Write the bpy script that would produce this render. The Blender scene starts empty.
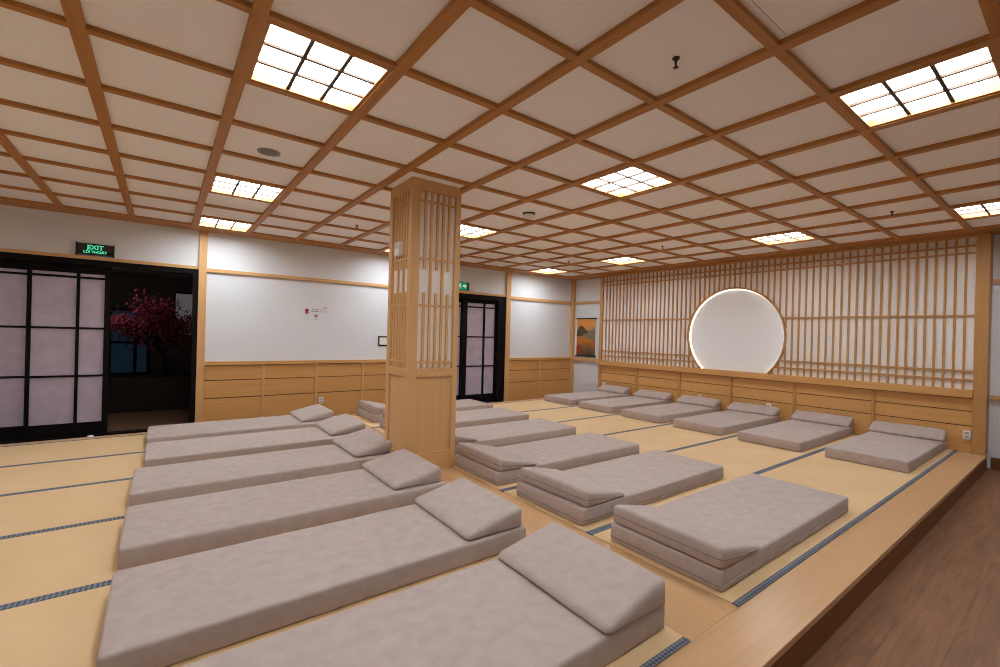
import bpy, bmesh, math, random
from mathutils import Vector, Matrix, noise

# ------------------------------------------------------------------ camera, world, exposure
sc = bpy.context.scene
COL = sc.collection
cam_d = bpy.data.cameras.new('camera')
cam = bpy.data.objects.new('camera', cam_d)
COL.objects.link(cam)
sc.camera = cam
CAM_Z = 1.175                                   # above the platform (z = 0)
YAW, PITCH, ROLL = .9193, -.0009, .0266
_f = Vector((math.cos(YAW), math.sin(YAW), 0)); _r = Vector((math.sin(YAW), -math.cos(YAW), 0)); _u = Vector((0, 0, 1))
_f, _u = math.cos(PITCH) * _f + math.sin(PITCH) * _u, -math.sin(PITCH) * _f + math.cos(PITCH) * _u
_r, _u = math.cos(ROLL) * _r + math.sin(ROLL) * _u, -math.sin(ROLL) * _r + math.cos(ROLL) * _u
cam.matrix_world = Matrix(((_r.x, _u.x, -_f.x, 0), (_r.y, _u.y, -_f.y, 0), (_r.z, _u.z, -_f.z, CAM_Z), (0, 0, 0, 1)))
cam_d.sensor_width = 36
cam_d.lens = 451.3 / 1000 * 36
cam_d.shift_x = -.0072
cam_d.shift_y = .0018
cam_d.clip_start = .02

w = bpy.data.worlds.new('world'); sc.world = w; w.use_nodes = True
w.node_tree.nodes['Background'].inputs[0].default_value = (.02, .02, .025, 1)
w.node_tree.nodes['Background'].inputs[1].default_value = .3
sc.view_settings.view_transform = 'Standard'
sc.view_settings.look = 'None'
sc.view_settings.gamma = 1
sc.view_settings.use_curve_mapping = False
sc.view_settings.exposure = 0.11
LAMP = 21.0                                     # radiance of the ceiling lamps' diffusers
try:
    sc.cycles.filter_width = 1.0
    sc.cycles.max_bounces = 12; sc.cycles.diffuse_bounces = 9
except Exception:
    pass

# ------------------------------------------------------------------ materials
def mat(name, color=(.8, .8, .8), rough=.6, spec=.3, **kw):
    m = bpy.data.materials.new(name); m.use_nodes = True
    b = m.node_tree.nodes['Principled BSDF']
    b.inputs['Base Color'].default_value = (*color, 1)
    b.inputs['Roughness'].default_value = rough
    b.inputs['Specular IOR Level'].default_value = spec
    for k, v in kw.items():
        b.inputs[k.replace('_', ' ')].default_value = v
    return m

def nodes(m):
    nt = m.node_tree
    return nt, nt.nodes['Principled BSDF'], nt.nodes.new, nt.links.new

def ramp(nt, fac, stops):
    r = nt.nodes.new('ShaderNodeValToRGB')
    e = r.color_ramp.elements
    while len(e) < len(stops): e.new(.5)
    for i, (p, c) in enumerate(stops):
        e[i].position = p; e[i].color = (*c, 1)
    nt.links.new(fac, r.inputs[0])
    return r.outputs[0]

def wood(name, c1, c2, axis, rough=.42, scale=1.0):
    m = mat(name, c1, rough, .35)
    nt, b, N, L = nodes(m)
    tc = N('ShaderNodeTexCoord'); mp = N('ShaderNodeMapping')
    s = [26 * scale] * 3; s[axis] = .9 * scale
    mp.inputs['Scale'].default_value = s
    L(tc.outputs['Object'], mp.inputs[0])
    n = N('ShaderNodeTexNoise'); n.inputs['Scale'].default_value = 1.6; n.inputs['Detail'].default_value = 5; n.inputs['Distortion'].default_value = .6
    L(mp.outputs[0], n.inputs[0])
    col = ramp(nt, n.outputs['Fac'], [(.30, c2), (.52, c1), (.75, tuple(min(1, x * 1.06) for x in c1))])
    L(col, b.inputs['Base Color'])
    bp = N('ShaderNodeBump'); bp.inputs['Strength'].default_value = .05; bp.inputs['Distance'].default_value = .002
    L(n.outputs['Fac'], bp.inputs['Height']); L(bp.outputs[0], b.inputs['Normal'])
    return m

WC1, WC2 = (.68, .41, .18), (.64, .38, .16)
WOOD = [wood('light wood grain ' + 'xyz'[k], WC1, WC2, k) for k in range(3)]
DC1, DC2 = (.66, .36, .125), (.62, .335, .112)
DADO = [wood('dado wood grain ' + 'xyz'[k], DC1, DC2, k, .45) for k in range(3)]
BC1, BC2 = (.45, .20, .05), (.385, .165, .04)
BEAM = [wood('beam wood grain ' + 'xyz'[k], BC1, BC2, k, .5) for k in range(3)]
LATW = [wood('lattice wood grain ' + 'xyz'[k], (.52, .28, .10), (.47, .245, .085), k) for k in range(3)]
DECK = [wood('deck board grain ' + 'xyz'[k], (.60, .365, .185), (.575, .345, .17), k, .28) for k in range(3)]
RISER = wood('dark riser board', (.20, .075, .02), (.16, .06, .016), 0, .5)

WHITE = mat('white painted panel', (.76, .80, .84), .7, .2)
CEIL = mat('ceiling panel', (.93, .91, .89), .8, .1)
LATBACK = mat('paper behind lattice', (.90, .885, .86), .8, .1)
MOONW = mat('bright white niche panel', (.91, .95, .98), .8, .1)
BLACK = mat('black lacquered frame', (.006, .004, .004), .6, .12)
PLASTIC = mat('white plastic', (.85, .85, .83), .4, .4)
GREYP = mat('grey plastic', (.30, .29, .28), .5, .3)
DARKP = mat('dark plastic', (.02, .018, .016), .45, .4)
METAL = mat('dark bronze metal', (.06, .05, .04), .35, .5, Metallic=.8)
HATCHM = mat('hatch panel', (.92, .90, .88), .8, .1)
HATCHG = mat('hatch gap', (.45, .42, .40), .8, .1)

GRILLE = mat('dark lamp grille wood', (.11, .075, .055), .6, .1)

def emis(name, color, strength):
    m = mat(name, color, .6, .1)
    b = m.node_tree.nodes['Principled BSDF']
    b.inputs['Emission Color'].default_value = (*color, 1)
    b.inputs['Emission Strength'].default_value = strength
    return m
DIFFUSER = emis('lit lamp diffuser', (.88, .95, 1.0), LAMP)
LEDM = emis('warm led strip', (1.0, .94, .84), 2.2)
EXITG = emis('lit green lettering', (.08, .80, .45), .6)
EXITBG = emis('lit green sign face', (.01, .30, .14), .55)
EXITW = emis('lit white pictogram', (.8, 1, .9), .5)

def shoji_mat():
    m = mat('lilac shoji paper', (.42, .35, .40), .8, .1)
    nt, b, N, L = nodes(m)
    tc = N('ShaderNodeTexCoord'); n = N('ShaderNodeTexNoise')
    n.inputs['Scale'].default_value = 9; n.inputs['Detail'].default_value = 8
    L(tc.outputs['Object'], n.inputs[0])
    L(ramp(nt, n.outputs['Fac'], [(.3, (.42, .37, .46)), (.7, (.50, .45, .54))]), b.inputs['Base Color'])
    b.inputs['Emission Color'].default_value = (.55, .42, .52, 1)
    b.inputs['Emission Strength'].default_value = .035  # faint glow put into the paper itself
    return m
SHOJI = shoji_mat()

def fabric_mat():
    m = mat('taupe velour', (.30, .25, .23), .92, .1)
    nt, b, N, L = nodes(m)
    b.inputs['Sheen Weight'].default_value = .0
    b.inputs['Sheen Roughness'].default_value = .5
    tc = N('ShaderNodeTexCoord'); n = N('ShaderNodeTexNoise')
    n.inputs['Scale'].default_value = 16; n.inputs['Detail'].default_value = 4; n.inputs['Roughness'].default_value = .55
    oi = N('ShaderNodeObjectInfo'); ad = N('ShaderNodeVectorMath'); ad.operation = 'ADD'
    L(tc.outputs['Object'], ad.inputs[0]); L(oi.outputs['Location'], ad.inputs[1])
    L(ad.outputs[0], n.inputs[0])
    n2 = N('ShaderNodeTexNoise'); n2.inputs['Scale'].default_value = 420; n2.inputs['Detail'].default_value = 2
    L(tc.outputs['Object'], n2.inputs[0])
    c = ramp(nt, n.outputs['Fac'], [(.32, (.455, .375, .343)), (.50, (.485, .407, .375)), (.68, (.515, .438, .407))])
    L(c, b.inputs['Base Color'])
    mx = N('ShaderNodeMath'); mx.operation = 'MULTIPLY_ADD'; mx.inputs[1].default_value = .25
    L(n2.outputs['Fac'], mx.inputs[0]); L(n.outputs['Fac'], mx.inputs[2])
    bp = N('ShaderNodeBump'); bp.inputs['Strength'].default_value = .30; bp.inputs['Distance'].default_value = .006
    L(mx.outputs[0], bp.inputs['Height']); L(bp.outputs[0], b.inputs['Normal'])
    return m
FABRIC = fabric_mat()
PIPING = mat('taupe seam piping', (.36, .30, .275), .9, .1)

def tatami_mat():
    m = mat('woven rush', (.72, .50, .24), .55, .3)
    nt, b, N, L = nodes(m)
    tc = N('ShaderNodeTexCoord'); wv = N('ShaderNodeTexWave'); wv.wave_type = 'BANDS'; wv.bands_direction = 'X'
    wv.inputs['Scale'].default_value = 45; wv.inputs['Distortion'].default_value = 1.5; wv.inputs['Detail'].default_value = 1
    L(tc.outputs['Object'], wv.inputs[0])
    n = N('ShaderNodeTexNoise'); n.inputs['Scale'].default_value = 2.2; n.inputs['Detail'].default_value = 5
    L(tc.outputs['Object'], n.inputs[0])
    ad = N('ShaderNodeMath'); ad.operation = 'MULTIPLY_ADD'; ad.inputs[1].default_value = .12
    L(wv.outputs['Fac'], ad.inputs[0]); L(n.outputs['Fac'], ad.inputs[2])
    L(ramp(nt, ad.outputs[0], [(.35, (.735, .51, .27)), (.75, (.795, .57, .325))]), b.inputs['Base Color'])
    bp = N('ShaderNodeBump'); bp.inputs['Strength'].default_value = .12; bp.inputs['Distance'].default_value = .001
    L(wv.outputs['Fac'], bp.inputs['Height']); L(bp.outputs[0], b.inputs['Normal'])
    return m
TATAMI = tatami_mat()

def heri_mat():
    m = mat('blue patterned border cloth', (.10, .13, .18), .85, .1)
    nt, b, N, L = nodes(m)
    tc = N('ShaderNodeTexCoord'); mp = N('ShaderNodeMapping'); mp.inputs['Rotation'].default_value = (0, 0, .785)
    ck = N('ShaderNodeTexChecker'); ck.inputs['Scale'].default_value = 75
    ck.inputs['Color1'].default_value = (.075, .095, .14, 1); ck.inputs['Color2'].default_value = (.23, .25, .28, 1)
    L(tc.outputs['Object'], mp.inputs[0]); L(mp.outputs[0], ck.inputs[0]); L(ck.outputs[0], b.inputs['Base Color'])
    return m
HERI = heri_mat()

def laminate_mat():
    m = mat('dark walnut laminate', (.16, .075, .038), .42, .4)
    nt, b, N, L = nodes(m)
    tc = N('ShaderNodeTexCoord')
    br = N('ShaderNodeTexBrick'); br.inputs['Scale'].default_value = 1
    br.inputs['Brick Width'].default_value = 1.25; br.inputs['Row Height'].default_value = .19; br.inputs['Mortar Size'].default_value = .0022
    br.inputs['Color1'].default_value = (.9, .9, .9, 1); br.inputs['Color2'].default_value = (1.12, 1.1, 1.06, 1); br.inputs['Mortar'].default_value = (.78, .74, .74, 1)
    L(tc.outputs['Object'], br.inputs[0])
    mp = N('ShaderNodeMapping'); mp.inputs['Scale'].default_value = (1.3, 13, 5)
    L(tc.outputs['Object'], mp.inputs[0])
    n = N('ShaderNodeTexNoise'); n.inputs['Scale'].default_value = 1.5; n.inputs['Detail'].default_value = 7; n.inputs['Distortion'].default_value = 1.4
    L(mp.outputs[0], n.inputs[0])
    c = ramp(nt, n.outputs['Fac'], [(.28, (.155, .066, .026)), (.5, (.225, .102, .044)), (.72, (.285, .138, .063))])
    mx = N('ShaderNodeMix'); mx.data_type = 'RGBA'; mx.blend_type = 'MULTIPLY'; mx.inputs['Factor'].default_value = 1
    L(c, mx.inputs['A']); L(br.outputs['Color'], mx.inputs['B']); L(mx.outputs['Result'], b.inputs['Base Color'])
    return m
LAMINATE = laminate_mat()

# ------------------------------------------------------------------ mesh helpers
class MB:
    def __init__(s): s.v, s.f = [], []
    def box(s, a, b):
        x0, x1 = sorted((a[0], b[0])); y0, y1 = sorted((a[1], b[1])); z0, z1 = sorted((a[2], b[2]))
        n = len(s.v)
        s.v += [(x0, y0, z0), (x1, y0, z0), (x1, y1, z0), (x0, y1, z0), (x0, y0, z1), (x1, y0, z1), (x1, y1, z1), (x0, y1, z1)]
        s.f += [tuple(n + i for i in q) for q in ((0, 3, 2, 1), (4, 5, 6, 7), (0, 1, 5, 4), (1, 2, 6, 5), (2, 3, 7, 6), (3, 0, 4, 7))]
        return s
    def poly(s, pts):
        n = len(s.v); s.v += [tuple(p) for p in pts]; s.f.append(tuple(range(n, n + len(pts)))); return s
    def prism(s, pts, d):
        """extrude the planar outline pts by vector d"""
        n = len(s.v); k = len(pts); d = Vector(d)
        s.v += [tuple(p) for p in pts] + [tuple(Vector(p) + d) for p in pts]
        s.f.append(tuple(range(n, n + k))[::-1]); s.f.append(tuple(range(n + k, n + 2 * k)))
        for i in range(k):
            j = (i + 1) % k
            s.f.append((n + i, n + j, n + k + j, n + k + i))
        return s
    def lathe(s, prof, c, seg=24, ax=(0, 0, 1)):
        """prof: (radius, height) pairs turned about the axis through c"""
        q = Vector((0, 0, 1)).rotation_difference(Vector(ax)); c = Vector(c); n = len(s.v)
        for r, h in prof:
            for i in range(seg):
                a = 2 * math.pi * i / seg
                s.v.append(tuple(c + q @ Vector((r * math.cos(a), r * math.sin(a), h))))
        for k in range(len(prof) - 1):
            for i in range(seg):
                j = (i + 1) % seg
                s.f.append((n + k * seg + i, n + k * seg + j, n + (k + 1) * seg + j, n + (k + 1) * seg + i))
        s.f.append(tuple(n + i for i in range(seg))[::-1])
        s.f.append(tuple(n + (len(prof) - 1) * seg + i for i in range(seg)))
        return s
    def tube(s, pts, r, seg=8, closed=False):
        P = [Vector(p) for p in pts]; k = len(P); n = len(s.v)
        R = r if isinstance(r, (list, tuple)) else [r] * k
        for i, p in enumerate(P):
            a = P[i - 1] if (i > 0 or closed) else p; b = P[(i + 1) % k] if (i < k - 1 or closed) else p
            t = (b - a).normalized()
            u = t.cross(Vector((0, 0, 1)));
            if u.length < 1e-4: u = Vector((1, 0, 0))
            u.normalize(); v = t.cross(u)
            for m in range(seg):
                an = 2 * math.pi * m / seg
                s.v.append(tuple(p + R[i] * (math.cos(an) * u + math.sin(an) * v)))
        for i in range(k if closed else k - 1):
            j = (i + 1) % k
            for m in range(seg):
                q = (m + 1) % seg
                s.f.append((n + i * seg + m, n + i * seg + q, n + j * seg + q, n + j * seg + m))
        if not closed:
            s.f.append(tuple(n + m for m in range(seg))[::-1]); s.f.append(tuple(n + (k - 1) * seg + m for m in range(seg)))
        return s
    def build(s, name, m, parent=None, bevel=0, smooth=False, origin=None):
        o0 = Vector(origin) if origin is not None else (base(parent) if parent else Vector((0, 0, 0)))
        me = bpy.data.meshes.new(name)
        me.from_pydata([tuple(Vector(p) - o0) for p in s.v], [], s.f)
        bm = bmesh.new(); bm.from_mesh(me)
        bmesh.ops.recalc_face_normals(bm, faces=bm.faces); bm.to_mesh(me); bm.free()
        me.materials.append(m)
        if smooth:
            me.polygons.foreach_set('use_smooth', [True] * len(me.polygons))
        o = bpy.data.objects.new(name, me); COL.objects.link(o)
        if parent: o.parent = parent
        else: o.location = o0
        if bevel:
            b = o.modifiers.new('bevel', 'BEVEL'); b.width = bevel; b.segments = 2; b.limit_method = 'ANGLE'
        return o

def base(o):
    p = Vector(o.location)
    while o.parent:
        o = o.parent; p += Vector(o.location)
    return p

def tag(o, label=None, cat=None, group=None, kind=None):
    if label: o['label'] = label
    if cat: o['category'] = cat
    if group: o['group'] = group
    if kind: o['kind'] = kind
    return o

def thing(name, label, cat, loc, group=None, kind=None):
    o = bpy.data.objects.new(name, None); o.empty_display_size = .1
    COL.objects.link(o); o.location = loc
    return tag(o, label, cat, group, kind)

def box(name, m, a, b, parent=None, bevel=.002):
    return MB().box(a, b).build(name, m, parent, bevel)

def copy_tree(o, parent=None):
    c = o.copy(); COL.objects.link(c)
    if parent: c.parent = parent
    for ch in list(o.children):
        copy_tree(ch, c)
    return c

def struct(name, label, cat, mb, m, bevel=0, smooth=False):
    o = mb.build(name, m, None, bevel, smooth)
    return tag(o, label, cat, None, 'structure')

# ------------------------------------------------------------------ key planes (metres)
YW = 7.20            # left wall face (doors)
XL = 7.17            # lattice partition, front face
XB = 7.34            # wall behind / beside the lattice
ZLOW = -.165         # lower laminate floor
ZB = 2.431           # underside of the ceiling beams
ZP = 2.456           # ceiling panels
X0, Y0, S = .8824, 2.0662, .6
ROOM_X0, ROOM_Y0 = -3.2, -2.9
PE, PF = .7175, 6.345   # platform front / back edges

# ------------------------------------------------------------------ room shell
struct('floor', 'dark walnut laminate floor on the lower level beside the platform', 'floor',
       MB().box((ROOM_X0, ROOM_Y0, ZLOW - .1), (7.6, YW + .25, ZLOW)), LAMINATE)
wl = MB()      # left wall with two door openings
D1 = (-3.0, .355, 1.926); D2 = (3.50, 5.419, 1.926)
for a, b, z0, z1 in ((ROOM_X0, D1[0], ZLOW, 2.6), (D1[0], D1[1], D1[2], 2.6), (D1[1], D2[0], ZLOW, 2.6), (D2[0], D2[1], D2[2], 2.6), (D2[1], 7.6, ZLOW, 2.6)):
    wl.box((a, YW, z0), (b, YW + .12, z1))
struct('wall_left', 'white panelled wall with the two black framed sliding doors', 'wall', wl, WHITE)
struct('wall_front', 'white wall behind and beside the wooden lattice screen', 'wall', MB().box((XB, ROOM_Y0, ZLOW), (XB + .15, YW + .12, 2.6)), WHITE)
struct('wall_back', 'plain white wall behind the camera', 'wall', MB().box((ROOM_X0 - .15, ROOM_Y0, ZLOW), (ROOM_X0, YW + .12, 2.6)), WHITE)
struct('wall_right', 'plain white wall right of the camera', 'wall', MB().box((ROOM_X0, ROOM_Y0 - .15, ZLOW), (XB + .15, ROOM_Y0, 2.6)), WHITE)

# ceiling: pale panels (open where the lamps sit) and the beam grid as its parts
LAMPS = [(-1, 0), (3, -3), (3, 0), (8, 0), (8, -3), (8, 4), (8, 7), (3, 4), (-1, 4), (-1, 7), (3, 7), (-1, -3), (-5, 0), (-5, 4), (3, -7)]  # cells outside the frame are lamps added to brighten the room
gx = [X0 + S * i for i in range(-7, 11)]
gy = [Y0 + S * j for j in range(-9, 9)]
cm = MB()
xs = [ROOM_X0] + [x for x in gx if ROOM_X0 < x < 7.45] + [7.5]
ys = [ROOM_Y0] + [y for y in gy if ROOM_Y0 < y < 7.3] + [7.32]
lamp_cells = {(round(X0 + S * i, 3), round(Y0 + S * j, 3)) for i, j in LAMPS}
for a, b in zip(xs, xs[1:]):
    for c, d in zip(ys, ys[1:]):
        if (round(a, 3), round(c, 3)) in lamp_cells: continue
        cm.box((a, c, ZP), (b, d, ZP + .03))
ceil = struct('ceiling', 'coffered ceiling of pale panels in a grid of wooden beams', 'ceiling', cm, CEIL)
for x in gx:
    if ROOM_X0 < x < 6.87: box('beam', BEAM[1], (x - .029, ROOM_Y0, ZB), (x + .029, 6.9, ZP + .01), ceil, .002)
for y in gy:
    if ROOM_Y0 < y < 6.87: box('beam', BEAM[0], (ROOM_X0, y - .022, ZB + .003), (6.9, y + .022, ZP + .01), ceil, .002)
box('border_board', BEAM[0], (ROOM_X0, 6.86, ZB + .004), (XB, YW, ZP + .01), ceil, .002)
box('border_board', BEAM[1], (6.86, ROOM_Y0, ZB + .002), (XB, 6.86, ZP + .01), ceil, .002)

# posts, rails and ledges of the walls
tn = [0]
def trim(label, a, b, m, bevel=.003):
    tn[0] += 1
    return struct('trim_%d' % tn[0], label, 'wood trim', MB().box(a, b), m, bevel)
trim('wooden post between the big sliding door and the white panel', (.356, YW - .045, ZLOW), (.444, YW, ZB), WOOD[2])
trim('wooden post right of the far black sliding door', (5.419, YW - .045, ZLOW), (5.532, YW, ZB), WOOD[2])
trim('wooden post on the left side of the far black sliding door', (3.40, YW - .045, ZLOW), (3.50, YW, ZB), WOOD[2])
trim('wooden corner post where the door wall meets the scroll wall', (7.262, 7.125, ZLOW), (XB, YW, ZB), WOOD[2])
trim('wooden header rail over the big black sliding door', (ROOM_X0, YW - .03, 1.926), (.356, YW, 1.966), WOOD[0])
trim('wooden rail across the long white wall panel', (.444, YW - .03, 1.905), (3.40, YW, 1.953), WOOD[0])
trim('wooden header rail over the far black sliding door', (3.50, YW - .03, 1.926), (5.419, YW, 1.966), WOOD[0])
trim('wooden rail across the white panel next to the corner', (5.532, YW - .03, 1.895), (7.262, YW, 1.953), WOOD[0])
trim('wooden rail above the hanging scroll', (XB - .035, 6.25, 1.895), (XB, 7.125, 1.953), WOOD[1])
trim('wooden ledge under the hanging scroll', (XB - .06, 6.25, .648), (XB, 7.125, .716), WOOD[1])
trim('wooden rail on the white wall right of the lattice', (XB - .035, ROOM_Y0, 1.882), (XB, .72, 1.937), WOOD[1])
trim('wooden ledge low on the white wall right of the lattice', (XB - .05, ROOM_Y0, .603), (XB, .72, .647), WOOD[1])
struct('baseboard_front', 'dark wooden baseboard under the white wall right of the lattice', 'baseboard',
       MB().box((XB - .02, ROOM_Y0, ZLOW), (XB, PE - .01, -.04)), RISER, .002)
trim('square wooden end post at the right end of the lattice screen', (XL - .04, .730, -.0), (XB, .838, ZB), LATW[2])
trim('slim wooden post between the scroll and the lattice screen', (XL - .01, 6.19, .0), (XB, 6.262, ZB), LATW[2])

# ------------------------------------------------------------------ wainscots
def wainscot_x(name, label, x0, x1, battens):
    t = thing(name, label, 'wainscot', ((x0 + x1) / 2, YW, ZLOW))
    box('cap_rail', DADO[0], (x0, YW - .045, .665), (x1, YW, .714), t)
    box('backing', RISER, (x0, YW - .004, ZLOW), (x1, YW, .665), t, 0)  # dark sheet seen through the gaps paints the lap shadow lines
    for z0, z1 in ((ZLOW, .213), (.225, .453), (.465, .655)):
        box('board', DADO[0], (x0, YW - .020, z0), (x1, YW - .004, z1), t, .0015)
    for x in battens: box('batten', WOOD[2], (x - .016, YW - .036, ZLOW), (x + .016, YW, .665), t)
wainscot_x('wainscot', 'lapped board wainscot below the long white panel left of the pillar', .444, 3.40, (1.145, 1.858, 2.565, 3.27))
wainscot_x('wainscot', 'lapped board wainscot below the white panel in the far corner', 5.532, 7.262, (6.343,))
t = thing('wainscot', 'long lapped board wainscot under the lattice screen and moon window', 'wainscot', (XL, 3.5, 0))
YA, YB_ = .838, 6.19
box('cap_rail', DADO[1], (XL - .055, YA, .612), (XB, YB_, .700), t)
box('backing', RISER, (XL + .024, YA, 0), (XL + .05, YB_, .612), t, 0)  # dark colour in the gaps stands in for shade under the laps
for z0, z1 in ((.0, .287), (.298, .453), (.464, .601)):
    box('board', DADO[1], (XL + .006, YA, z0), (XL + .024, YB_, z1), t, .0015)
for k in range(6):
    y = .82 + .9 * k
    if k: box('batten', LATW[2], (XL - .016, y - .017, 0), (XL + .05, y + .017, .612), t)

# ------------------------------------------------------------------ lattice screen with the moon window
CY, CZ, CR = 3.521, 1.250, .772
lat = thing('lattice_screen', 'wide wooden lattice screen with a round moon opening above the boards', 'lattice screen', (XL, 3.5, .70))
ZT = 2.405
# backing panel with a round hole
def round_hole_panel(x0, x1, ya, yb, za, zb, r):
    mb = MB(); n = 72
    a0 = math.asin((za - CZ) / r)                # the circle is cut by the cap rail at za
    arc = [(CY + r * math.cos(t), CZ + r * math.sin(t)) for t in [a0 + (math.pi - 2 * a0) * i / n for i in range(n + 1)]]
    def outer(y, z):
        dy, dz = y - CY, z - CZ; k = 1e9
        if dy > 1e-9: k = min(k, (yb - CY) / dy)
        if dy < -1e-9: k = min(k, (ya - CY) / dy)
        if dz > 1e-9: k = min(k, (zb - CZ) / dz)
        return (CY + dy * k, CZ + dz * k)
    for (p, q) in zip(arc, arc[1:]):
        P, Q = outer(*p), outer(*q)
        P = (P[0], max(za, P[1])); Q = (Q[0], max(za, Q[1]))
        mid = []
        if abs(P[1] - zb) > 1e-6 and abs(Q[1] - zb) < 1e-6: mid = [(P[0], zb)]
        if abs(P[1] - zb) < 1e-6 and abs(Q[1] - zb) > 1e-6: mid = [(Q[0], zb)]
        ring = [p, P] + mid + [Q, q]
        mb.prism([(x0, y, z) for y, z in ring], (x1 - x0, 0, 0))
    return mb
round_hole_panel(XL + .028, XL + .045, YA, YB_, .70, ZT, CR - .02).build('backing_panel', LATBACK, lat)
def chord(z):       # half width of the round opening at height z
    d = CR ** 2 - (z - CZ) ** 2
    return math.sqrt(d) if d > 0 else 0
n_sl = 64
p = (YB_ - YA) / n_sl
for k in range(1, n_sl):
    y = YA + p * k
    spans = [(.70, ZT)]
    if abs(y - CY) < CR:
        h = math.sqrt(CR ** 2 - (y - CY) ** 2)
        spans = [(.70, CZ - h + .004), (CZ + h - .004, ZT)]
    for za, zb in spans:
        if zb - za > .012: box('slat', LATW[2], (XL + .008, y - .0105, za), (XL + .027, y + .0105, zb), lat, 0)
for z in (.805, .905, 1.530, 2.232, 2.312):
    c = chord(z)
    for a, b in (((YA, CY - c + .004), (CY + c - .004, YB_)) if c else ((YA, YB_),)):
        box('rail', LATW[1], (XL + .002, a, z - .010), (XL + .024, b, z + .010), lat, 0)
box('head_rail', LATW[1], (XL - .012, YA, ZT), (XB, YB_, ZB + .003), lat)

moon = thing('moon_window', 'round white moon niche with a glowing rim in the lattice screen', 'niche', (XL, CY, .70))
def ring(r0, r1, x0, x1, zc=.70, n=80):
    """circle band between radii r0 < r1 and depths x0..x1, cut at height zc"""
    mb = MB(); a0 = math.asin((zc - CZ) / ((r0 + r1) / 2))
    an = [a0 + (math.pi - 2 * a0) * i / n for i in range(n + 1)]
    for i, a in enumerate(an):
        for r, x in ((r0, x0), (r1, x0), (r1, x1), (r0, x1)):
            mb.v.append((x, CY + r * math.cos(a), CZ + r * math.sin(a)))
    for i in range(n):
        for m in range(4):
            q = (m + 1) % 4
            mb.f.append((4 * i + m, 4 * i + q, 4 * i + 4 + q, 4 * i + 4 + m))
    mb.f.append((0, 1, 2, 3)); mb.f.append(tuple(4 * n + m for m in (3, 2, 1, 0)))
    return mb
ring(CR - .022, CR, XL - .012, XL + .05).build('wood_rim', LATW[1], moon)
ring(CR - .030, CR - .022, XL + .030, XL + .048).build('light_strip', LEDM, moon)
a0 = math.asin((.70 - CZ) / (CR - .022))
MB().prism([(XL + .05, CY + (CR - .0) * math.cos(a), CZ + (CR - .0) * math.sin(a)) for a in [a0 + (math.pi - 2 * a0) * i / 80 for i in range(81)]], (.02, 0, 0)).build('back_panel', MOONW, moon)

# ------------------------------------------------------------------ platform and tatami
pf = thing('platform', 'low wooden platform that carries the tatami and all the mattresses', 'platform', (3, PE, ZLOW))
LX0, LX1, RX0, RX1 = -2.6, 1.655, 2.045, 7.145
TY0, TP = .945, .8755
TY1 = TY0 + 6 * TP
def board(x0, y0, x1, y1, m): return MB().box((x0, y0, -.03), (x1, y1, -.0)).build('deck_board', m, pf, .002)
board(-3.0, PE, XL - .0, TY0, DECK[0])
board(-3.0, TY1, XL, PF, DECK[0])
board(LX1, TY0, RX0, TY1, DECK[1])
board(-3.0, TY0, LX0, TY1, DECK[1])
board(RX1, TY0, XL, TY1, DECK[1])
box('riser_board', RISER, (-3.0, PE + .004, ZLOW), (XL, PE + .03, -.03), pf, 0)
box('riser_board', RISER, (-3.0, PF - .03, ZLOW), (XL, PF - .004, -.03), pf, 0)
box('top_board', DECK[0], (LX0, TY0, -.03), (LX1, TY1, -.001), pf, 0)
box('top_board', DECK[0], (RX0, TY0, -.03), (RX1, TY1, -.001), pf, 0)
box('subframe', RISER, (-3.0, PE + .03, ZLOW), (XL, PF - .03, -.031), pf, 0)
TZ = .006
row_words = ['nearest the wide front deck board', 'second from the front', 'third from the front', 'fourth from the front', 'fifth from the front', 'along the far deck edge by the door wall']
for side, xa, xb in (('left', LX0, LX1), ('right', RX0, RX1)):
    for k in range(6):
        y = TY0 + TP * k
        t = thing('tatami_mat', 'straw tatami strip in the %s field, %s' % (side, row_words[k]), 'tatami', ((xa + xb) / 2, y, .0003), 'tatami strips in the %s field' % side)
        box('rush_surface', TATAMI, (xa, y + .028, .0003), (xb, y + TP - .024, TZ), t, 0)
        mb = MB().box((xa, y, .0003), (xb, y + .028, TZ + .0006)).build('cloth_border', HERI, t)
        MB().box((xa, y + TP - .024, .0003), (xb, y + TP, TZ + .0006)).build('cloth_border', HERI, t)

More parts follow.
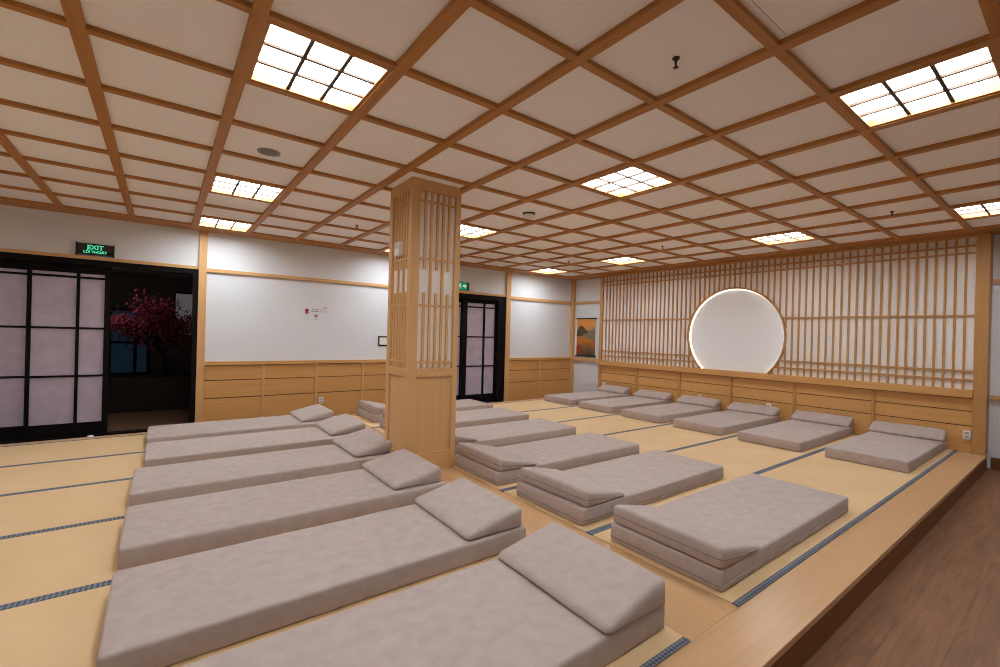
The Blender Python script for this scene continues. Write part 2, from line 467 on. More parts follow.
# ------------------------------------------------------------------ mattresses and wedge pillows
def soft(L, W, hf, r=.022, rc=.035, puff=0, wob=.002, seed=0, nx=40, ny=20):
    """closed soft slab: L along x, W along y, top height hf(u, v); rounded edges of radius r, plan corners rc"""
    def axis(n, T):
        e = [0, .12 * r, .3 * r, .6 * r, r]
        return e + [r + (T - 2 * r) * i / n for i in range(1, n)] + [T - q for q in reversed(e)]
    X, Y = axis(nx, L), axis(ny, W)
    def plan(x, y):
        cx = min(max(x, rc), L - rc); cy = min(max(y, rc), W - rc)
        dx, dy = x - cx, y - cy
        if abs(dx) > 1e-9 and abs(dy) > 1e-9:
            m = max(abs(dx), abs(dy)); l = math.hypot(dx, dy)
            k = m / l
            return cx + dx * k, cy + dy * k, rc - m
        return x, y, min(x, L - x, y, W - y)
    V, F = [], []
    def zt(x, y, d):
        h = hf(x / L, y / W); rr = min(r, h * .48)
        e = math.sqrt(max(0, 1 - max(0, (r - d) / r) ** 2))
        return h, rr, e
    top, bot = {}, {}
    sd = Vector((seed * 7.3, seed * 3.1, 0))
    for i, x in enumerate(X):
        for j, y in enumerate(Y):
            px, py, d = plan(x, y)
            h, rr, e = zt(px, py, d)
            u, v = px / L, py / W
            nz = noise.noise(Vector((px * 5, py * 5, 0)) + sd) * wob * 1.4 * min(1, d / .05)
            pf_ = puff * (max(0, 16 * u * (1 - u) * v * (1 - v))) ** .6
            wx = noise.noise(Vector((px * 4, py * 4, 3)) + sd) * wob * 1.5
            wy = noise.noise(Vector((px * 4, py * 4, 9)) + sd) * wob * 1.5
            edge = max(0, 1 - d / .06)
            top[i, j] = len(V); V.append((px + wx * edge, py + wy * edge, h - rr + rr * e + nz + pf_))
    for i, x in enumerate(X):
        for j, y in enumerate(Y):
            px, py, d = plan(x, y)
            h, rr, e = zt(px, py, d)
            rb = min(.010, h * .3)
            eb = math.sqrt(max(0, 1 - max(0, (r - d) / r) ** 2))
            bot[i, j] = len(V); V.append((px, py, rb - rb * eb))
    nX, nY = len(X), len(Y)
    for i in range(nX - 1):
        for j in range(nY - 1):
            F.append((top[i, j], top[i + 1, j], top[i + 1, j + 1], top[i, j + 1]))
            F.append((bot[i, j], bot[i, j + 1], bot[i + 1, j + 1], bot[i + 1, j]))
    rim = [(i, 0) for i in range(nX)] + [(nX - 1, j) for j in range(1, nY)] + [(i, nY - 1) for i in range(nX - 2, -1, -1)] + [(0, j) for j in range(nY - 2, 0, -1)]
    for k in range(len(rim)):
        a, b = rim[k], rim[(k + 1) % len(rim)]
        F.append((top[a], bot[a], bot[b], top[b]))
    rimpts = [(V[top[a]], V[bot[a]]) for a in rim]
    mb = MB(); mb.v = V; mb.f = F
    return mb, rimpts

def seam(rimpts, frac, r=.004, out=.001):
    cx = sum(a[0] for a, b in rimpts) / len(rimpts); cy = sum(a[1] for a, b in rimpts) / len(rimpts)
    pts = []
    for a, b in rimpts:
        A, B = Vector(a), Vector(b)
        q = B.lerp(A, frac)
        pts.append((q.x, q.y, q.z))
    # drop near-duplicate points
    out_ = [pts[0]]
    for q in pts[1:]:
        if (Vector(q) - Vector(out_[-1])).length > .012: out_.append(q)
    return MB().tube(out_, r, 6, True)

MT = .104
def mattress_mesh(name, L, W, seed, m=FABRIC):
    mb, rim = soft(L, W, lambda u, v: MT, r=.015, rc=.022, puff=.003, wob=.0024, seed=seed)
    return mb.build(name, m, None, 0, True, origin=(0, 0, 0)), rim

PITCH_Y = .873
protos = {}
def mattress(kind, L, W, seed, loc, rz, label, group, seamed):
    key = (round(L, 3), round(W, 3), seed, seamed)
    if key not in protos:
        o, rim = mattress_mesh('floor_mattress', L, W, seed)
        if seamed: seam(rim, .25, .0045).build('seam_piping', PIPING, o, 0, True)
        protos[key] = o
    else:
        o = copy_tree(protos[key])
    o.location = loc; o.rotation_euler = (0, 0, rz)
    return tag(o, label, 'mattress', group)

def wedge(L, W, h_out, h_in, seed, loc, rz, label, group, puff=.012, tilt=0, frac=.5):
    """x = 0 is the thin edge, x = L the thick edge"""
    key = ('w', L, W, h_out, h_in, seed, puff)
    if key not in protos:
        mb, rim = soft(L, W, lambda u, v: h_in + (h_out - h_in) * u, r=.024, rc=.028, puff=puff, wob=.003, seed=seed, nx=20, ny=24)
        o = mb.build('wedge_pillow', FABRIC, None, 0, True, origin=(0, 0, 0))
        if frac: seam(rim, frac, .0038).build('seam_piping', PIPING, o, 0, True)
        protos[key] = o
    else:
        o = copy_tree(protos[key])
    o.location = loc; o.rotation_euler = (0, tilt, rz)
    return tag(o, label, 'pillow', group)

rnd = random.Random(4)
ordl = ['nearest the camera, cut by the photo edge', 'second from the camera, in full view', 'third from the camera', 'fourth from the camera',
        'fifth from the camera', 'farthest back, nearest the open dark doorway']
PILZ = TZ + MT + .0045
LYS = [1.04, 1.912, 2.79, 3.675, 4.56, 5.42]
LXS = [-.15, -.15, -.15, -.15, -.10, -.105]
for k in range(6):
    L_, W_ = 1.64 - LXS[k], (.69 if k == 0 else .655)
    mattress('L', L_, W_, k + 1, (LXS[k], LYS[k], TZ + .001), 0, 'taupe mattress in the left row, ' + ordl[k], 'mattresses in the left row', False)
    wedge(.36, (.685 if k == 0 else .65), .106, .028, 20 + k, (1.252 + rnd.uniform(-.006, .006) + (.02, .004, 0, .04, .10, .02)[k], LYS[k] + .012 + (-.018, .005, .03, .055, .075, .06)[k], PILZ), rnd.uniform(-.02, .02),
          'taupe wedge pillow on the left row mattress ' + ['nearest the camera', 'second from the camera', 'third from the camera', 'fourth from the camera', 'fifth from the camera', 'farthest back'][k],
          'wedge pillows in the left row', frac=0)
ordm = ['nearest the camera and front deck board', 'second from the front', 'third from the front, right of the pillar foot', 'fourth from the front, its head behind the pillar',
        'fifth from the front, mostly behind the pillar', 'farthest back, its head seen left of the pillar']
MYS = [1.035, 1.908, 2.785, 3.72, 4.66, 5.585]
MXE = [3.82, 3.81, 3.845, 3.91, 3.97, 4.03]
for k in range(6):
    x0 = (2.072, 2.072, 2.072, 2.09, 2.13, 2.165)[k]; W_ = .66
    mattress('M', MXE[k] - x0, W_, 7 + k, (x0, MYS[k], TZ + .001), 0, 'taupe mattress in the middle row, ' + ordm[k], 'mattresses in the middle row', True)
    wedge(.39, .655, .102, .018, 30 + k, (x0 + .403 + rnd.uniform(-.01, .01), MYS[k] + .653 + rnd.uniform(-.008, .008), PILZ), math.pi + rnd.uniform(-.03, .03),
          'taupe wedge pillow on the middle row mattress ' + ['nearest the camera', 'second from the front', 'right of the pillar foot', 'fourth from the front, by the pillar', 'fifth from the front, behind the pillar', 'farthest back, seen left of the pillar'][k],
          'wedge pillows in the middle row', frac=.55)
ordw = ['rightmost, beside the white outlet and end post', 'second from the right', 'third from the right', 'fourth from the right', 'fifth from the right', 'leftmost, nearest the hanging scroll']
for k in range(6):
    y = 1.03 + .8745 * k
    x0 = [5.435, 5.41, 5.445, 5.46, 5.48, 5.495][k]
    mattress('W', 7.135 - x0, .665, 14 + k, (x0, y, TZ + .001), 0, 'taupe mattress against the lattice wainscot, ' + ordw[k], 'mattresses along the lattice wall', False)
    wedge(.215, .68, .118, .034, 44 + k, (6.925 + rnd.uniform(-.012, .005), y + .005 + rnd.uniform(-.008, .008), PILZ), rnd.uniform(-.015, .015),
          'taupe pillow against the lattice wainscot, ' + ordw[k].replace('rightmost', 'the rightmost one').replace('leftmost', 'the leftmost one'), 'pillows along the lattice wall', puff=.010, frac=0)

# ------------------------------------------------------------------ pillar
px0, px1, py0, py1 = 1.602, 2.070, 3.431, 3.885
pil = thing('pillar', 'square wooden pillar with latticed faces rising from the platform', 'pillar', (1.836, 3.64, 0))
def core(a, b, inset, m, name):
    return box(name, m, (px0 + inset, py0 + inset, a), (px1 - inset, py1 - inset, b), pil, 0)
core(0, .80, .016, WOOD[2], 'lower_core'); core(.80, ZP, .027, LATBACK, 'backing_core')
for cx, cy in ((px0, py0), (px1, py0), (px0, py1), (px1, py1)):     # corner stiles
    wx = .078 if cx == px0 else .050
    sx = 1 if cx == px0 else -1; sy = 1 if cy == py0 else -1
    box('corner_stile', WOOD[2], (cx, cy, 0), (cx + sx * wx, cy + sy * .062, ZP), pil, .003)
# per face: local frame (origin, direction along the face, inward normal, width)
faces = [((px0, py0), (1, 0), (0, 1), px1 - px0, .078, .050, 5), ((px0, py1), (0, -1), (1, 0), py1 - py0, .062, .062, 5),
         ((px1, py0), (0, 1), (-1, 0), py1 - py0, .062, .062, 5), ((px1, py1), (-1, 0), (0, -1), px1 - px0, .050, .078, 5)]
for (ox, oy), (dx, dy), (nx_, ny_), Wf, s0, s1, ns in faces:
    def fb(name, m, u0, u1, z0, z1, d0, d1, bevel=.0015):
        a = (ox + dx * u0 + nx_ * d0, oy + dy * u0 + ny_ * d0, z0); b = (ox + dx * u1 + nx_ * d1, oy + dy * u1 + ny_ * d1, z1)
        return box(name, m, a, b, pil, bevel)
    gr = WOOD[0] if dx else WOOD[1]
    fb('cross_rail', gr, s0, Wf - s1, 0, .158, .001, .03)
    fb('cross_rail', gr, s0, Wf - s1, .803, .872, .001, .03)
    fb('cross_rail', gr, s0, Wf - s1, 2.365, ZP, .001, .03)
    for z in (.926, 1.405, 1.796, 2.283):
        fb('lattice_rail', gr, s0, Wf - s1, z - .008, z + .008, .011, .024, 0)
    pitch = (Wf - s0 - s1) / (ns + 1)
    for k in range(ns):
        u = s0 + pitch * (k + 1)
        if k % 2 == 0:
            fb('slat', WOOD[2], u - .0105, u + .0105, .872, 1.512, .009, .026, 0)
            fb('slat', WOOD[2], u - .0105, u + .0105, 1.712, 2.365, .009, .026, 0)
        else:
            fb('slat', WOOD[2], u - .0105, u + .0105, .872, 2.365, .009, .026, 0)
# white device on the pillar's left face
t = thing('sensor', 'small white wall sensor on the left face of the pillar', 'sensor', (px0, 3.655, 1.885))
box('housing', PLASTIC, (px0 - .030, 3.610, 1.828), (px0 + .012, 3.705, 1.945), t, .008)
MB().lathe([(.020, 0), (.018, .008), (.010, .014), (.001, .016)], (px0 - .030, 3.655, 1.905), 16, (-1, 0, 0)).build('lens', PLASTIC, t, 0, True)

# ------------------------------------------------------------------ ceiling lamps and fittings
def lamp_label(i, j):
    return {(-1, 0): 'large bright square ceiling lamp with nine panes at upper left', (3, -3): 'large bright ceiling lamp at the upper right edge of the photo',
            (3, 0): 'square ceiling lamp over the middle of the room, right of the pillar top', (8, 0): 'ceiling lamp near the top of the lattice, above and right of the moon window',
            (8, -3): 'ceiling lamp above the right end of the lattice screen', (8, 4): 'ceiling lamp near the lattice between the moon window and the far corner',
            (8, 7): 'farthest ceiling lamp, in the corner above the scroll', (3, 4): 'ceiling lamp just right behind the pillar',
            (-1, 4): 'ceiling lamp left of the pillar, third beam bay from the door wall', (-1, 7): 'ceiling lamp beside the door wall above the long white panel',
            (3, 7): 'ceiling lamp hidden behind the pillar', (-1, -3): 'added fill-light ceiling lamp overhead, outside the top of the photo', (-5, 0): 'added fill-light ceiling lamp outside the left edge, nearer the camera', (-5, 4): 'added fill-light ceiling lamp outside the left edge, nearer the door wall', (3, -7): 'added fill-light ceiling lamp outside the right edge of the photo'}[(i, j)]
for i, j in LAMPS:
    xa, xb, ya, yb = X0 + S * i + .029, X0 + S * (i + 1) - .029, Y0 + S * j + .022, Y0 + S * (j + 1) - .022
    cx, cy = (xa + xb) / 2, (ya + yb) / 2
    t = thing('ceiling_lamp', lamp_label(i, j), 'ceiling lamp', (cx, cy, ZB), 'square ceiling lamps')
    fr = MB()
    for a, b in (((xa, ya), (xb, ya + .018)), ((xa, yb - .018), (xb, yb)), ((xa, ya + .018), (xa + .018, yb - .018)), ((xb - .018, ya + .018), (xb, yb - .018))):
        fr.box((*a, ZB + .006), (*b, ZP + .045))
    fr.build('frame', BEAM[0], t, .0015)
    g = MB(); ix, iy = xb - xa - .036, yb - ya - .036
    for k in (1, 2):
        x = xa + .018 + ix * k / 3; y = ya + .018 + iy * k / 3
        g.box((x - .0085, ya + .018, ZP - .014), (x + .0085, yb - .018, ZP - .002))
        g.box((xa + .018, y - .008, ZP - .013), (xb - .018, y + .008, ZP - .003))
    g.build('grille', GRILLE, t)
    MB().box((xa + .002, ya + .002, ZP + .022), (xb - .002, yb - .002, ZP + .034)).build('diffuser', DIFFUSER, t)

def sprinkler(x, y, label):
    t = thing('sprinkler', label, 'sprinkler', (x, y, ZP), 'ceiling sprinklers')
    MB().lathe([(.017, 0), (.016, -.005), (.009, -.008), (.008, -.014)], (x, y, ZP), 16).build('base_plate', METAL, t, 0, False)
    b = MB()
    for a in (.4, .4 + math.pi):
        c, s_ = math.cos(a), math.sin(a)
        b.tube([(x + .006 * c, y + .006 * s_, ZP - .012), (x + .020 * c, y + .020 * s_, ZP - .020), (x + .022 * c, y + .022 * s_, ZP - .028), (x + .004 * c, y + .004 * s_, ZP - .040)], .0028, 6)
    b.tube([(x, y, ZP - .012), (x, y, ZP - .042)], .0045, 6)
    b.build('frame_arms', METAL, t)
    MB().lathe([(.003, -.040), (.012, -.042), (.012, -.044), (.003, -.046)], (x, y, ZP), 12).build('deflector', METAL, t)
sprinkler(1.832, 1.19, 'dark sprinkler head hanging from the nearest ceiling panels, top right of centre')
sprinkler(1.842, 5.475, 'small dark sprinkler head on the ceiling left of the pillar')
sprinkler(5.437, 5.464, 'tiny sprinkler head on the ceiling near the far corner')
sprinkler(5.446, 3.666, 'tiny sprinkler head on the ceiling in front of the moon window')
sprinkler(5.53, 1.224, 'tiny sprinkler head on the ceiling before the right end of the lattice')
t = thing('smoke_detector', 'round smoke detector on the ceiling right of the pillar top', 'smoke detector', (3.027, 3.648, ZP))
MB().lathe([(.066, 0), (.066, -.012), (.060, -.016)], (3.027, 3.648, ZP), 28).build('base', DARKP, t)
MB().lathe([(.060, -.016), (.058, -.034), (.040, -.048), (.004, -.050)], (3.027, 3.648, ZP), 28).build('cover', PLASTIC, t, 0, True)
t = thing('ceiling_speaker', 'flat round grey speaker grille in a ceiling panel at left', 'speaker', (.584, 3.674, ZP))
MB().lathe([(.075, 0), (.075, -.005), (.066, -.008), (.064, -.004)], (.584, 3.674, ZP), 32).build('ring', GREYP, t)
MB().lathe([(.062, -.003), (.040, -.006), (.002, -.007)], (.584, 3.674, ZP), 32).build('grille', mat('grey mesh', (.22, .20, .19), .6), t, 0, True)
t = thing('ceiling_hatch', 'square access hatch outlined in a ceiling panel at the top edge', 'hatch', (1.78, .57, ZP))
box('gap_frame', HATCHG, (1.53, .31, ZP - .0012), (2.037, .813, ZP + .005), t, 0)
box('door_panel', HATCHM, (1.534, .314, ZP - .0025), (2.033, .809, ZP), t, 0)

# ------------------------------------------------------------------ doors
def shoji_panel(d, x0, x1, y, bars, zb, zt, stile0, stile1, hz):
    """one sliding leaf: black stiles, bars and rails, one paper pane sheet per opening"""
    box('stile', BLACK, (x0, y - .02, ZLOW + .01), (x0 + stile0, y + .02, 1.90), d)
    box('stile', BLACK, (x1 - stile1, y - .02, ZLOW + .01), (x1, y + .02, 1.90), d)
    box('bottom_rail', BLACK, (x0 + stile0, y - .02, ZLOW + .01), (x1 - stile1, y + .02, zb), d)
    box('top_rail', BLACK, (x0 + stile0, y - .02, zt), (x1 - stile1, y + .02, 1.90), d)
    for a, b in bars: box('bar', BLACK, (a, y - .016, zb), (b, y + .012, zt), d)
    for z in hz: box('crossbar', BLACK, (x0 + stile0, y - .014, z - .012), (x1 - stile1, y + .010, z + .012), d)
    ed = [x0 + stile0] + [q for ab in bars for q in ab] + [x1 - stile1]
    for a, b in zip(ed[::2], ed[1::2]):
        box('paper_pane', SHOJI, (a, y + .002, zb), (b, y + .008, zt), d, 0)
HZ = (1.715, 1.121, .561)
d1 = thing('door_1', 'wide black sliding door with lilac paper panes, one leaf open on a dark room', 'door', (-1.3, YW, ZLOW), None, 'structure')
box('jamb', BLACK, (.301, YW - .035, ZLOW), (.355, YW + .11, 1.926), d1)
box('jamb', BLACK, (-3.0, YW - .035, ZLOW), (-2.95, YW + .11, 1.926), d1)
box('head', BLACK, (-2.95, YW - .035, 1.86), (.301, YW + .11, 1.926), d1)
box('sill_track', BLACK, (-2.95, YW - .03, ZLOW), (.301, YW + .11, ZLOW + .03), d1)
shoji_panel(d1, -1.211, -.511, YW + .045, [(-.811, -.782)], .013, 1.761, .035, .054, HZ)
shoji_panel(d1, -2.95, -1.19, YW + .09, [(-2.35, -2.32), (-1.78, -1.745)], .013, 1.761, .05, .03, HZ)
d2 = thing('door_2', 'black sliding door with lilac paper panes right of the pillar', 'door', (4.5, YW, ZLOW), None, 'structure')
box('jamb', BLACK, (5.23, YW - .035, ZLOW), (5.419, YW + .11, 1.926), d2)
box('jamb', BLACK, (3.50, YW - .035, ZLOW), (3.56, YW + .11, 1.926), d2)
box('head', BLACK, (3.56, YW - .035, 1.84), (5.23, YW + .11, 1.926), d2)
box('sill_track', BLACK, (3.56, YW - .03, ZLOW), (5.23, YW + .11, ZLOW + .03), d2)
shoji_panel(d2, 4.45, 5.23, YW + .04, [(4.924, 4.964)], .02, 1.765, .104, .032, (1.69, 1.121, .561))
shoji_panel(d2, 3.56, 4.47, YW + .085, [(3.98, 4.01)], .02, 1.765, .05, .03, (1.69, 1.121, .561))

# ------------------------------------------------------------------ small things on the walls
def outlet(label, x, y, z, axis, w_=.062, h_=.098):
    t = thing('wall_outlet', label, 'outlet', (x, y, z), 'white wall outlets')
    if axis == 'y':      # on a wall facing -y
        box('face_plate', PLASTIC, (x - w_ / 2, y - .010, z - h_ / 2), (x + w_ / 2, y + .02, z + h_ / 2), t, .003)
        for dz in (-.022, .022): box('socket', GREYP if False else mat('socket grey', (.45, .45, .45), .5), (x - .016, y - .0125, z + dz - .013), (x + .016, y - .009, z + dz + .013), t, .002)
    else:
        box('face_plate', PLASTIC, (x - .010, y - w_ / 2, z - h_ / 2), (x + .03, y + w_ / 2, z + h_ / 2), t, .003)
        for dz in (-.022, .022): box('socket', mat('socket grey', (.45, .45, .45), .5), (x - .0125, y - .016, z + dz - .013), (x - .009, y + .016, z + dz + .013), t, .002)
outlet('white wall outlet on the boards behind the farthest left row pillow', 1.936, YW - .026, .105, 'y')
outlet('white wall outlet beside the end post at the right end of the wainscot', XL - .006, .878, .194, 'x')
outlet('white wall outlet half hidden behind the third lattice pillow from the right', XL - .006, 2.955, .212, 'x')
outlet('white wall outlet half hidden behind the fourth lattice pillow from the right', XL - .006, 4.021, .212, 'x')
outlet('white wall outlet behind the leftmost lattice pillow', XL - .006, 6.11, .212, 'x')
t = thing('thermostat', 'small black framed thermostat on the white panel beside the pillar', 'thermostat', (2.90, YW, 1.018))
for a, b in (((2.816, .936), (2.99, .956)), ((2.816, 1.08), (2.99, 1.10)), ((2.816, .956), (2.838, 1.08)), ((2.968, .956), (2.99, 1.08))):
    box('frame_side', DARKP, (a[0], YW - .016, a[1]), (b[0], YW, b[1]), t, .002)
box('panel', PLASTIC, (2.838, YW - .010, .956), (2.968, YW, 1.08), t, .002)

FONT = {
 'A': ['01110', '10001', '10001', '11111', '10001', '10001', '10001'], 'E': ['11111', '10000', '10000', '11110', '10000', '10000', '11111'],
 'X': ['10001', '01010', '01010', '00100', '01010', '01010', '10001'], 'I': ['111', '010', '010', '010', '010', '010', '111'],
 'T': ['11111', '00100', '00100', '00100', '00100', '00100', '00100'], 'L': ['10000', '10000', '10000', '10000', '10000', '10000', '11111'],
 'O': ['01110', '10001', '10001', '10001', '10001', '10001', '01110'], 'H': ['10001', '10001', '10001', '11111', '10001', '10001', '10001'],
 'N': ['10001', '11001', '10101', '10101', '10011', '10001', '10001'], ' ': ['000'] * 7,
}
def text_obj(name, body, size, loc, m, parent, rot, bold=.0):
    cu = bpy.data.curves.new(name, 'FONT'); cu.body = body; cu.size = size; cu.align_x = 'CENTER'; cu.align_y = 'CENTER'
    cu.extrude = .0012; cu.offset = bold
    cu.materials.append(m)
    tmp = bpy.data.objects.new(name, cu); COL.objects.link(tmp)
    bpy.context.view_layer.update()
    me = bpy.data.meshes.new_from_object(tmp.evaluated_get(bpy.context.evaluated_depsgraph_get()))
    bpy.data.objects.remove(tmp); bpy.data.curves.remove(cu)
    me.name = name
    o = bpy.data.objects.new(name, me); COL.objects.link(o); o.parent = parent
    o.location = Vector(loc) - base(parent); o.rotation_euler = rot
    return o
RY = (math.pi / 2, 0, 0)                         # lettering on a wall that faces -y
ex0, ex1, ez0, ez1 = -.822, -.483, 1.984, 2.118
t = thing('exit_sign', 'black exit sign with green EXIT lettering over the big sliding door', 'exit sign', ((ex0 + ex1) / 2, YW, ez0))
box('sign_body', DARKP, (ex0 + .012, YW - .028, ez0), (ex1 - .012, YW - .004, ez1 - .004), t, .003)
for a in (ex0, ex1 - .012): box('end_cap', DARKP, (a, YW - .034, ez0 - .018), (a + .012, YW, ez1 + .004), t, .002)
ec = (ex0 + ex1) / 2
text_obj('lettering', 'EXIT', .070, (ec, YW - .0285, ez0 + .084), EXITG, t, RY, .0022)
text_obj('lettering', 'LỐI THOÁT', .040, (ec, YW - .0285, ez0 + .032), EXITG, t, RY, .0016)
ex0, ex1, ez0, ez1 = 4.20, 4.545, 1.985, 2.135
t = thing('exit_sign', 'green exit sign with a white arrow over the far sliding door, half behind the pillar', 'exit sign', ((ex0 + ex1) / 2, YW, ez0))
box('sign_body', DARKP, (ex0, YW - .028, ez0), (ex1, YW - .002, ez1), t, .003)
box('sign_face', EXITBG, (ex0 + .008, YW - .030, ez0 + .008), (ex1 - .045, YW - .027, ez1 - .008), t, 0)
ym = YW - .032; zc = (ez0 + ez1) / 2
MB().prism([(4.40, ym, zc - .012), (4.44, ym, zc - .012), (4.44, ym, zc - .034), (4.485, ym, zc), (4.44, ym, zc + .034), (4.44, ym, zc + .012), (4.40, ym, zc + .012)], (0, .003, 0)).build('arrow', EXITW, t)
rm = MB()
rm.lathe([(.012, 0), (.012, .003)], (4.345, ym + .0, zc + .040), 12, (0, 1, 0))
rm.prism([(4.325, ym, zc + .022), (4.352, ym, zc + .026), (4.372, ym, zc + .002), (4.364, ym, zc - .004), (4.347, ym, zc + .010), (4.345, ym, zc - .012), (4.368, ym, zc - .028), (4.358, ym, zc - .050), (4.348, ym, zc - .046), (4.353, ym, zc - .030), (4.330, ym, zc - .020), (4.305, ym, zc - .042), (4.298, ym, zc - .034), (4.322, ym, zc - .006), (4.326, ym, zc + .010), (4.312, ym, zc + .004), (4.304, ym, zc - .008), (4.297, ym, zc - .002), (4.308, ym, zc + .016)], (0, .003, 0))
rm.build('running_figure', EXITW, t)

# red and grey stick-on notice on the long white panel
RED = mat('red print', (.42, .01, .025), .6); GREYI = mat('grey print', (.25, .22, .25), .7); PINK = mat('pink print', (.55, .25, .27), .7)
t = thing('wall_notice', 'small red and grey sticker notice on the long white panel', 'notice', (1.82, YW, 1.42))
yn = YW - .002
def disc(cx, cz, r, m, name, y=yn): return MB().lathe([(r, 0), (r, .0018)], (cx, y, cz), 20, (0, 1, 0)).build(name, m, t)
disc(1.706, 1.462, .026, RED, 'red_drop')
MB().prism([(1.690, yn, 1.445), (1.722, yn, 1.445), (1.712, yn, 1.41), (1.704, yn, 1.395), (1.698, yn, 1.41)], (0, .0018, 0)).build('red_tail', RED, t)
MB().prism([(1.676, yn, 1.425), (1.742, yn, 1.425), (1.742, yn, 1.433), (1.676, yn, 1.433)], (0, .0018, 0)).build('red_bar', RED, t)
g = MB(); r2 = random.Random(9)
for z, xa, xb in ((1.478, 1.775, 1.91), (1.452, 1.765, 1.875)):
    x = xa
    while x < xb:
        ww = r2.uniform(.008, .022); g.box((x, yn, z - .006), (x + ww, YW, z + .006)); x += ww + .006
g.build('grey_lines', GREYI, t)
g = MB()
for z, xa, xb in ((1.522, 1.93, 1.99), (1.494, 1.935, 1.985), (1.452, 1.92, 1.995)):
    x = xa
    while x < xb:
        ww = r2.uniform(.01, .02); g.box((x, yn, z - .005), (x + ww, YW, z + .005)); x += ww + .005
g.build('pink_lines', PINK, t)
disc(1.838, 1.385, .026, PINK, 'pink_seal')
MB().box((1.812, yn, 1.334), (1.866, YW, 1.342)).build('pink_underline', PINK, t)

st = MB().lathe([(.002, 0), (.024, .003), (.028, .010), (.022, .020), (.010, .025), (.001, .026)], (-.575, PF - .05, 0), 20)
tag(st.build('stone', PLASTIC, None, 0, True, origin=(-.575, PF - .05, 0)), 'small white round stone on the deck edge before the lilac paper door', 'stone')

# hanging scroll
def scroll_mat():
    m = mat('painted autumn hills', (.5, .3, .1), .7, .1)
    nt, b, N, L = nodes(m)
    tc = N('ShaderNodeTexCoord'); sep = N('ShaderNodeSeparateXYZ'); L(tc.outputs['Generated'], sep.inputs[0])
    mp = N('ShaderNodeMapping'); mp.inputs['Scale'].default_value = (1, 3, 1); L(tc.outputs['Generated'], mp.inputs[0])
    n = N('ShaderNodeTexNoise'); n.inputs['Scale'].default_value = 3.2; n.inputs['Detail'].default_value = 4; L(mp.outputs[0], n.inputs[0])
    ad = N('ShaderNodeMath'); ad.operation = 'MULTIPLY_ADD'; ad.inputs[1].default_value = .30; L(n.outputs['Fac'], ad.inputs[0]); L(sep.outputs['Z'], ad.inputs[2])
    L(ramp(nt, ad.outputs[0], [(.20, (.12, .07, .04)), (.34, (.20, .13, .06)), (.50, (.42, .15, .04)), (.62, (.50, .22, .07)), (.70, (.30, .22, .14)), (1.12, (.75, .33, .08))]), b.inputs['Base Color'])
    return m
xs_ = XB - .006
t = thing('hanging_scroll', 'hanging scroll of orange autumn hills on the narrow white wall', 'scroll', (XB, 6.8, .75))
sy0, sy1, sz0, sz1 = 6.52, 7.055, .765, 1.572
box('picture', scroll_mat(), (xs_ - .004, sy0, sz0), (xs_, sy1, sz1), t, 0)
MB().tube([(xs_ - .008, sy0 - .03, sz1 + .006), (xs_ - .008, sy1 + .02, sz1 + .006)], .012, 10).build('top_rod', DARKP, t, 0, True)
MB().tube([(xs_ - .010, sy0 - .03, sz0 - .006), (xs_ - .010, sy1 + .02, sz0 - .006)], .016, 10).build('bottom_rod', DARKP, t, 0, True)
def mt(pts, c, nm, dx):
    MB().prism([(xs_ - .004 - dx, y, z) for y, z in pts], (-.0012, 0, 0)).build(nm, mat(nm + ' paint', c, .8, .1), t)
H = sz1 - sz0; Wd = sy1 - sy0
def uv(u, v): return (sy1 - Wd * u, sz0 + H * v)
mt([uv(0, .62), uv(.12, .76), uv(.24, .83), uv(.36, .78), uv(.5, .70), uv(.72, .64), uv(.6, .58), uv(.3, .54), uv(0, .52)], (.12, .085, .06), 'dark_hill', 0)
mt([uv(.3, .56), uv(.55, .62), uv(.8, .70), uv(1, .76), uv(1, .40), uv(.7, .44)], (.26, .21, .13), 'olive_hill', .0003)
mt([uv(0, .48), uv(.3, .50), uv(.62, .46), uv(.95, .38), uv(.7, .34), uv(.4, .36), uv(.2, .30), uv(0, .33)], (.55, .20, .045), 'orange_field', .0006)
mt([uv(0, .28), uv(.2, .24), uv(.35, .14), uv(.2, .04), uv(0, .06)], (.36, .06, .03), 'red_bush', .0006)
MB().tube([(xs_ - .006, sy0 + .03, sz1 + .01), (xs_ - .004, (sy0 + sy1) / 2, sz1 + .13), (xs_ - .006, sy1 - .03, sz1 + .01)], .002, 6).build('cord', mat('pale cord', (.6, .57, .55), .8), t)

# ------------------------------------------------------------------ dark room beyond the open door
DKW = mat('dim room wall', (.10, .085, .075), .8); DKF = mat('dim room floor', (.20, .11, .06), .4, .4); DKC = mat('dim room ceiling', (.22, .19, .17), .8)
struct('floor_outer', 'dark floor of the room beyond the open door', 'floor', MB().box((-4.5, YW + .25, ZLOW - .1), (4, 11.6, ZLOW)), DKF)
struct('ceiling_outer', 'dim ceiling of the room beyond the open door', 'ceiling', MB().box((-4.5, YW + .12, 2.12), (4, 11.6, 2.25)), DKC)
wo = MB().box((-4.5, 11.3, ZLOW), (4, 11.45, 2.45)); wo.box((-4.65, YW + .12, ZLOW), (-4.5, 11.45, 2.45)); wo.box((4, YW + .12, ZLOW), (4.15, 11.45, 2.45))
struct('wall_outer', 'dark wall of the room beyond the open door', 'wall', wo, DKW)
BLUE = emis('dusk blue window pane', (.03, .07, .12), .10)
t = thing('window_1', 'dim blue paned window seen through the open door behind the tree', 'window', (-.5, 11.3, .2), None, 'structure')
for k, (a, b) in enumerate(((-1.35, -.83), (-.77, -.44), (-.40, -.24))):
    for z0, z1 in ((.26, .82), (.86, 1.44)):
        box('pane', BLUE, (a, 11.275, z0), (b, 11.295, z1), t, 0)
fr = MB()
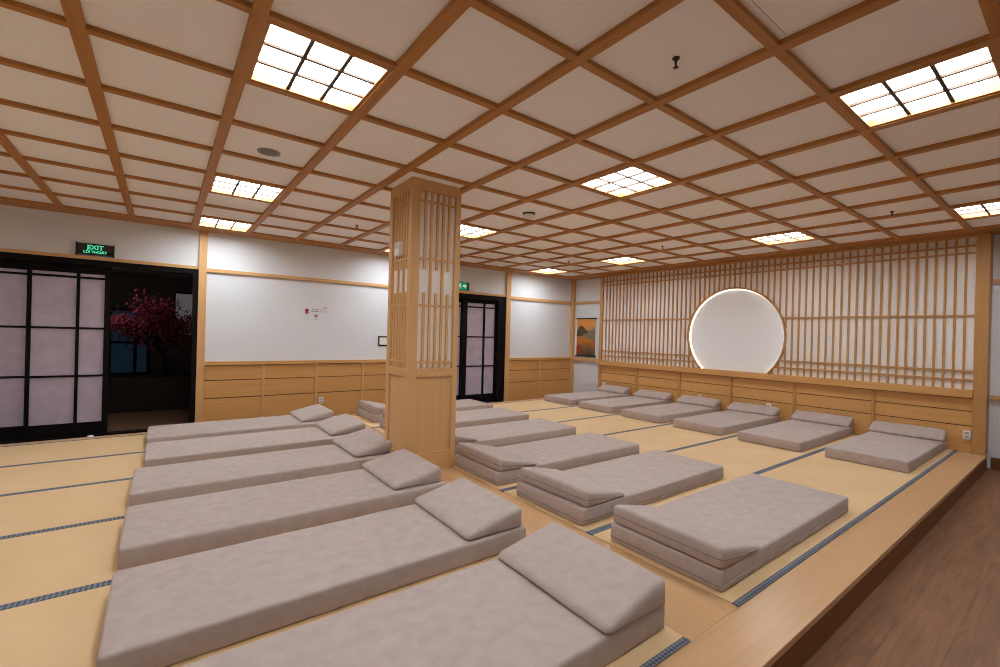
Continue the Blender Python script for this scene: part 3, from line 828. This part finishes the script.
for x in (-1.38, -.80, -.42, -.22): fr.box((x - .025, 11.25, .22), (x + .025, 11.3, 1.48))
for z in (.24, .84, 1.46): fr.box((-1.38, 11.25, z - .022), (-.22, 11.3, z + .022))
fr.build('frame', BLACK, t, .002)
PALE = emis('pale glowing sheet', (.50, .48, .50), .11)  # glow in the material stands in for light falling on the sheet
t = thing('wall_panel', 'pale panel with painted-in glow behind the branches beyond the open door', 'panel', (.45, 11.25, 1.4))
box('sheet', PALE, (.19, 11.26, 1.0), (.80, 11.28, 1.83), t, 0)
fr = MB()
for a, b in (((.16, .97), (.83, 1.0)), ((.16, 1.83), (.83, 1.86)), ((.16, 1.0), (.19, 1.83)), ((.80, 1.0), (.83, 1.83))): fr.box((a[0], 11.25, a[1]), (b[0], 11.3, b[1]))
fr.build('frame', BLACK, t)

# blossom tree
BARK = mat('dark bark', (.025, .015, .012), .8); BLOSSOM = mat('dark pink blossom', (.36, .07, .115), .8, .1)
tx, ty = .05, 9.3
tree = thing('blossom_tree', 'pink blossom tree in a long dark planter beyond the open door', 'tree', (tx, ty, ZLOW))
br = MB(); tips = []; rt = random.Random(12)
def branch(p, d, L, r, depth):
    pts, rr = [p], [r]
    for k in range(4):
        d = (d + Vector((rt.uniform(-.28, .28), rt.uniform(-.28, .28), rt.uniform(-.12, .2)))).normalized()
        p = p + d * L / 4; pts.append(p); rr.append(r * (1 - .16 * (k + 1)))
        if depth >= 1: tips.append(p)
    br.tube(pts, rr, 6)
    if depth < 3:
        for k in range(4 if depth == 0 else 3):
            a = rt.uniform(0, 6.28); el = rt.uniform(-.1, .75)
            nd = (d * .45 + Vector((math.cos(a) * math.cos(el), math.sin(a) * math.cos(el), math.sin(el)))).normalized()
            branch(pts[rt.choice((2, 3, 4))], nd, L * rt.uniform(.62, .85), r * .55, depth + 1)
branch(Vector((tx, ty, .30)), Vector((.03, 0, 1)), .85, .055, 0)
br.build('trunk', BARK, tree, 0, True)
pl = MB()
for p_, q_ in (((-1.15, 8.98), (.95, 9.02)), ((-1.15, 9.58), (.95, 9.62)), ((-1.15, 9.02), (-1.11, 9.58)), ((.91, 9.02), (.95, 9.58))): pl.box((*p_, ZLOW), (*q_, .36))
pl.build('planter', mat('dark planter wood', (.03, .017, .012), .5), tree, .004)
MB().box((-1.11, 9.02, ZLOW), (.91, 9.58, .30)).build('soil', mat('dark soil', (.015, .011, .009), .9), tree)
bl = MB()
for q in tips:
    for k in range(30):
        c = q + Vector((rt.gauss(0, .085), rt.gauss(0, .085), rt.gauss(0, .065)))
        if c.z < .62 or c.z > 2.06: continue
        s_ = rt.uniform(.012, .028)
        u = Vector((rt.uniform(-1, 1), rt.uniform(-1, 1), rt.uniform(-1, 1))).normalized(); v = u.orthogonal().normalized(); w_ = u.cross(v)
        bl.poly([c + v * s_, c + w_ * s_ * .7, c - v * s_, c - w_ * s_ * .7 + u * s_ * .4])
tag(bl.build('blossom', BLOSSOM, tree), kind='stuff')
def point(name, loc, e, color, r=.1):
    l = bpy.data.lights.new(name, 'POINT'); l.energy = e; l.color = color; l.shadow_soft_size = r
    o = bpy.data.objects.new(name, l); COL.objects.link(o); o.location = loc; return o
point('outer_room_fill', (-.75, 9.0, 1.75), 5.0, (1, .88, .80))  # unseen fill light, added to brighten the outer ceiling and tree
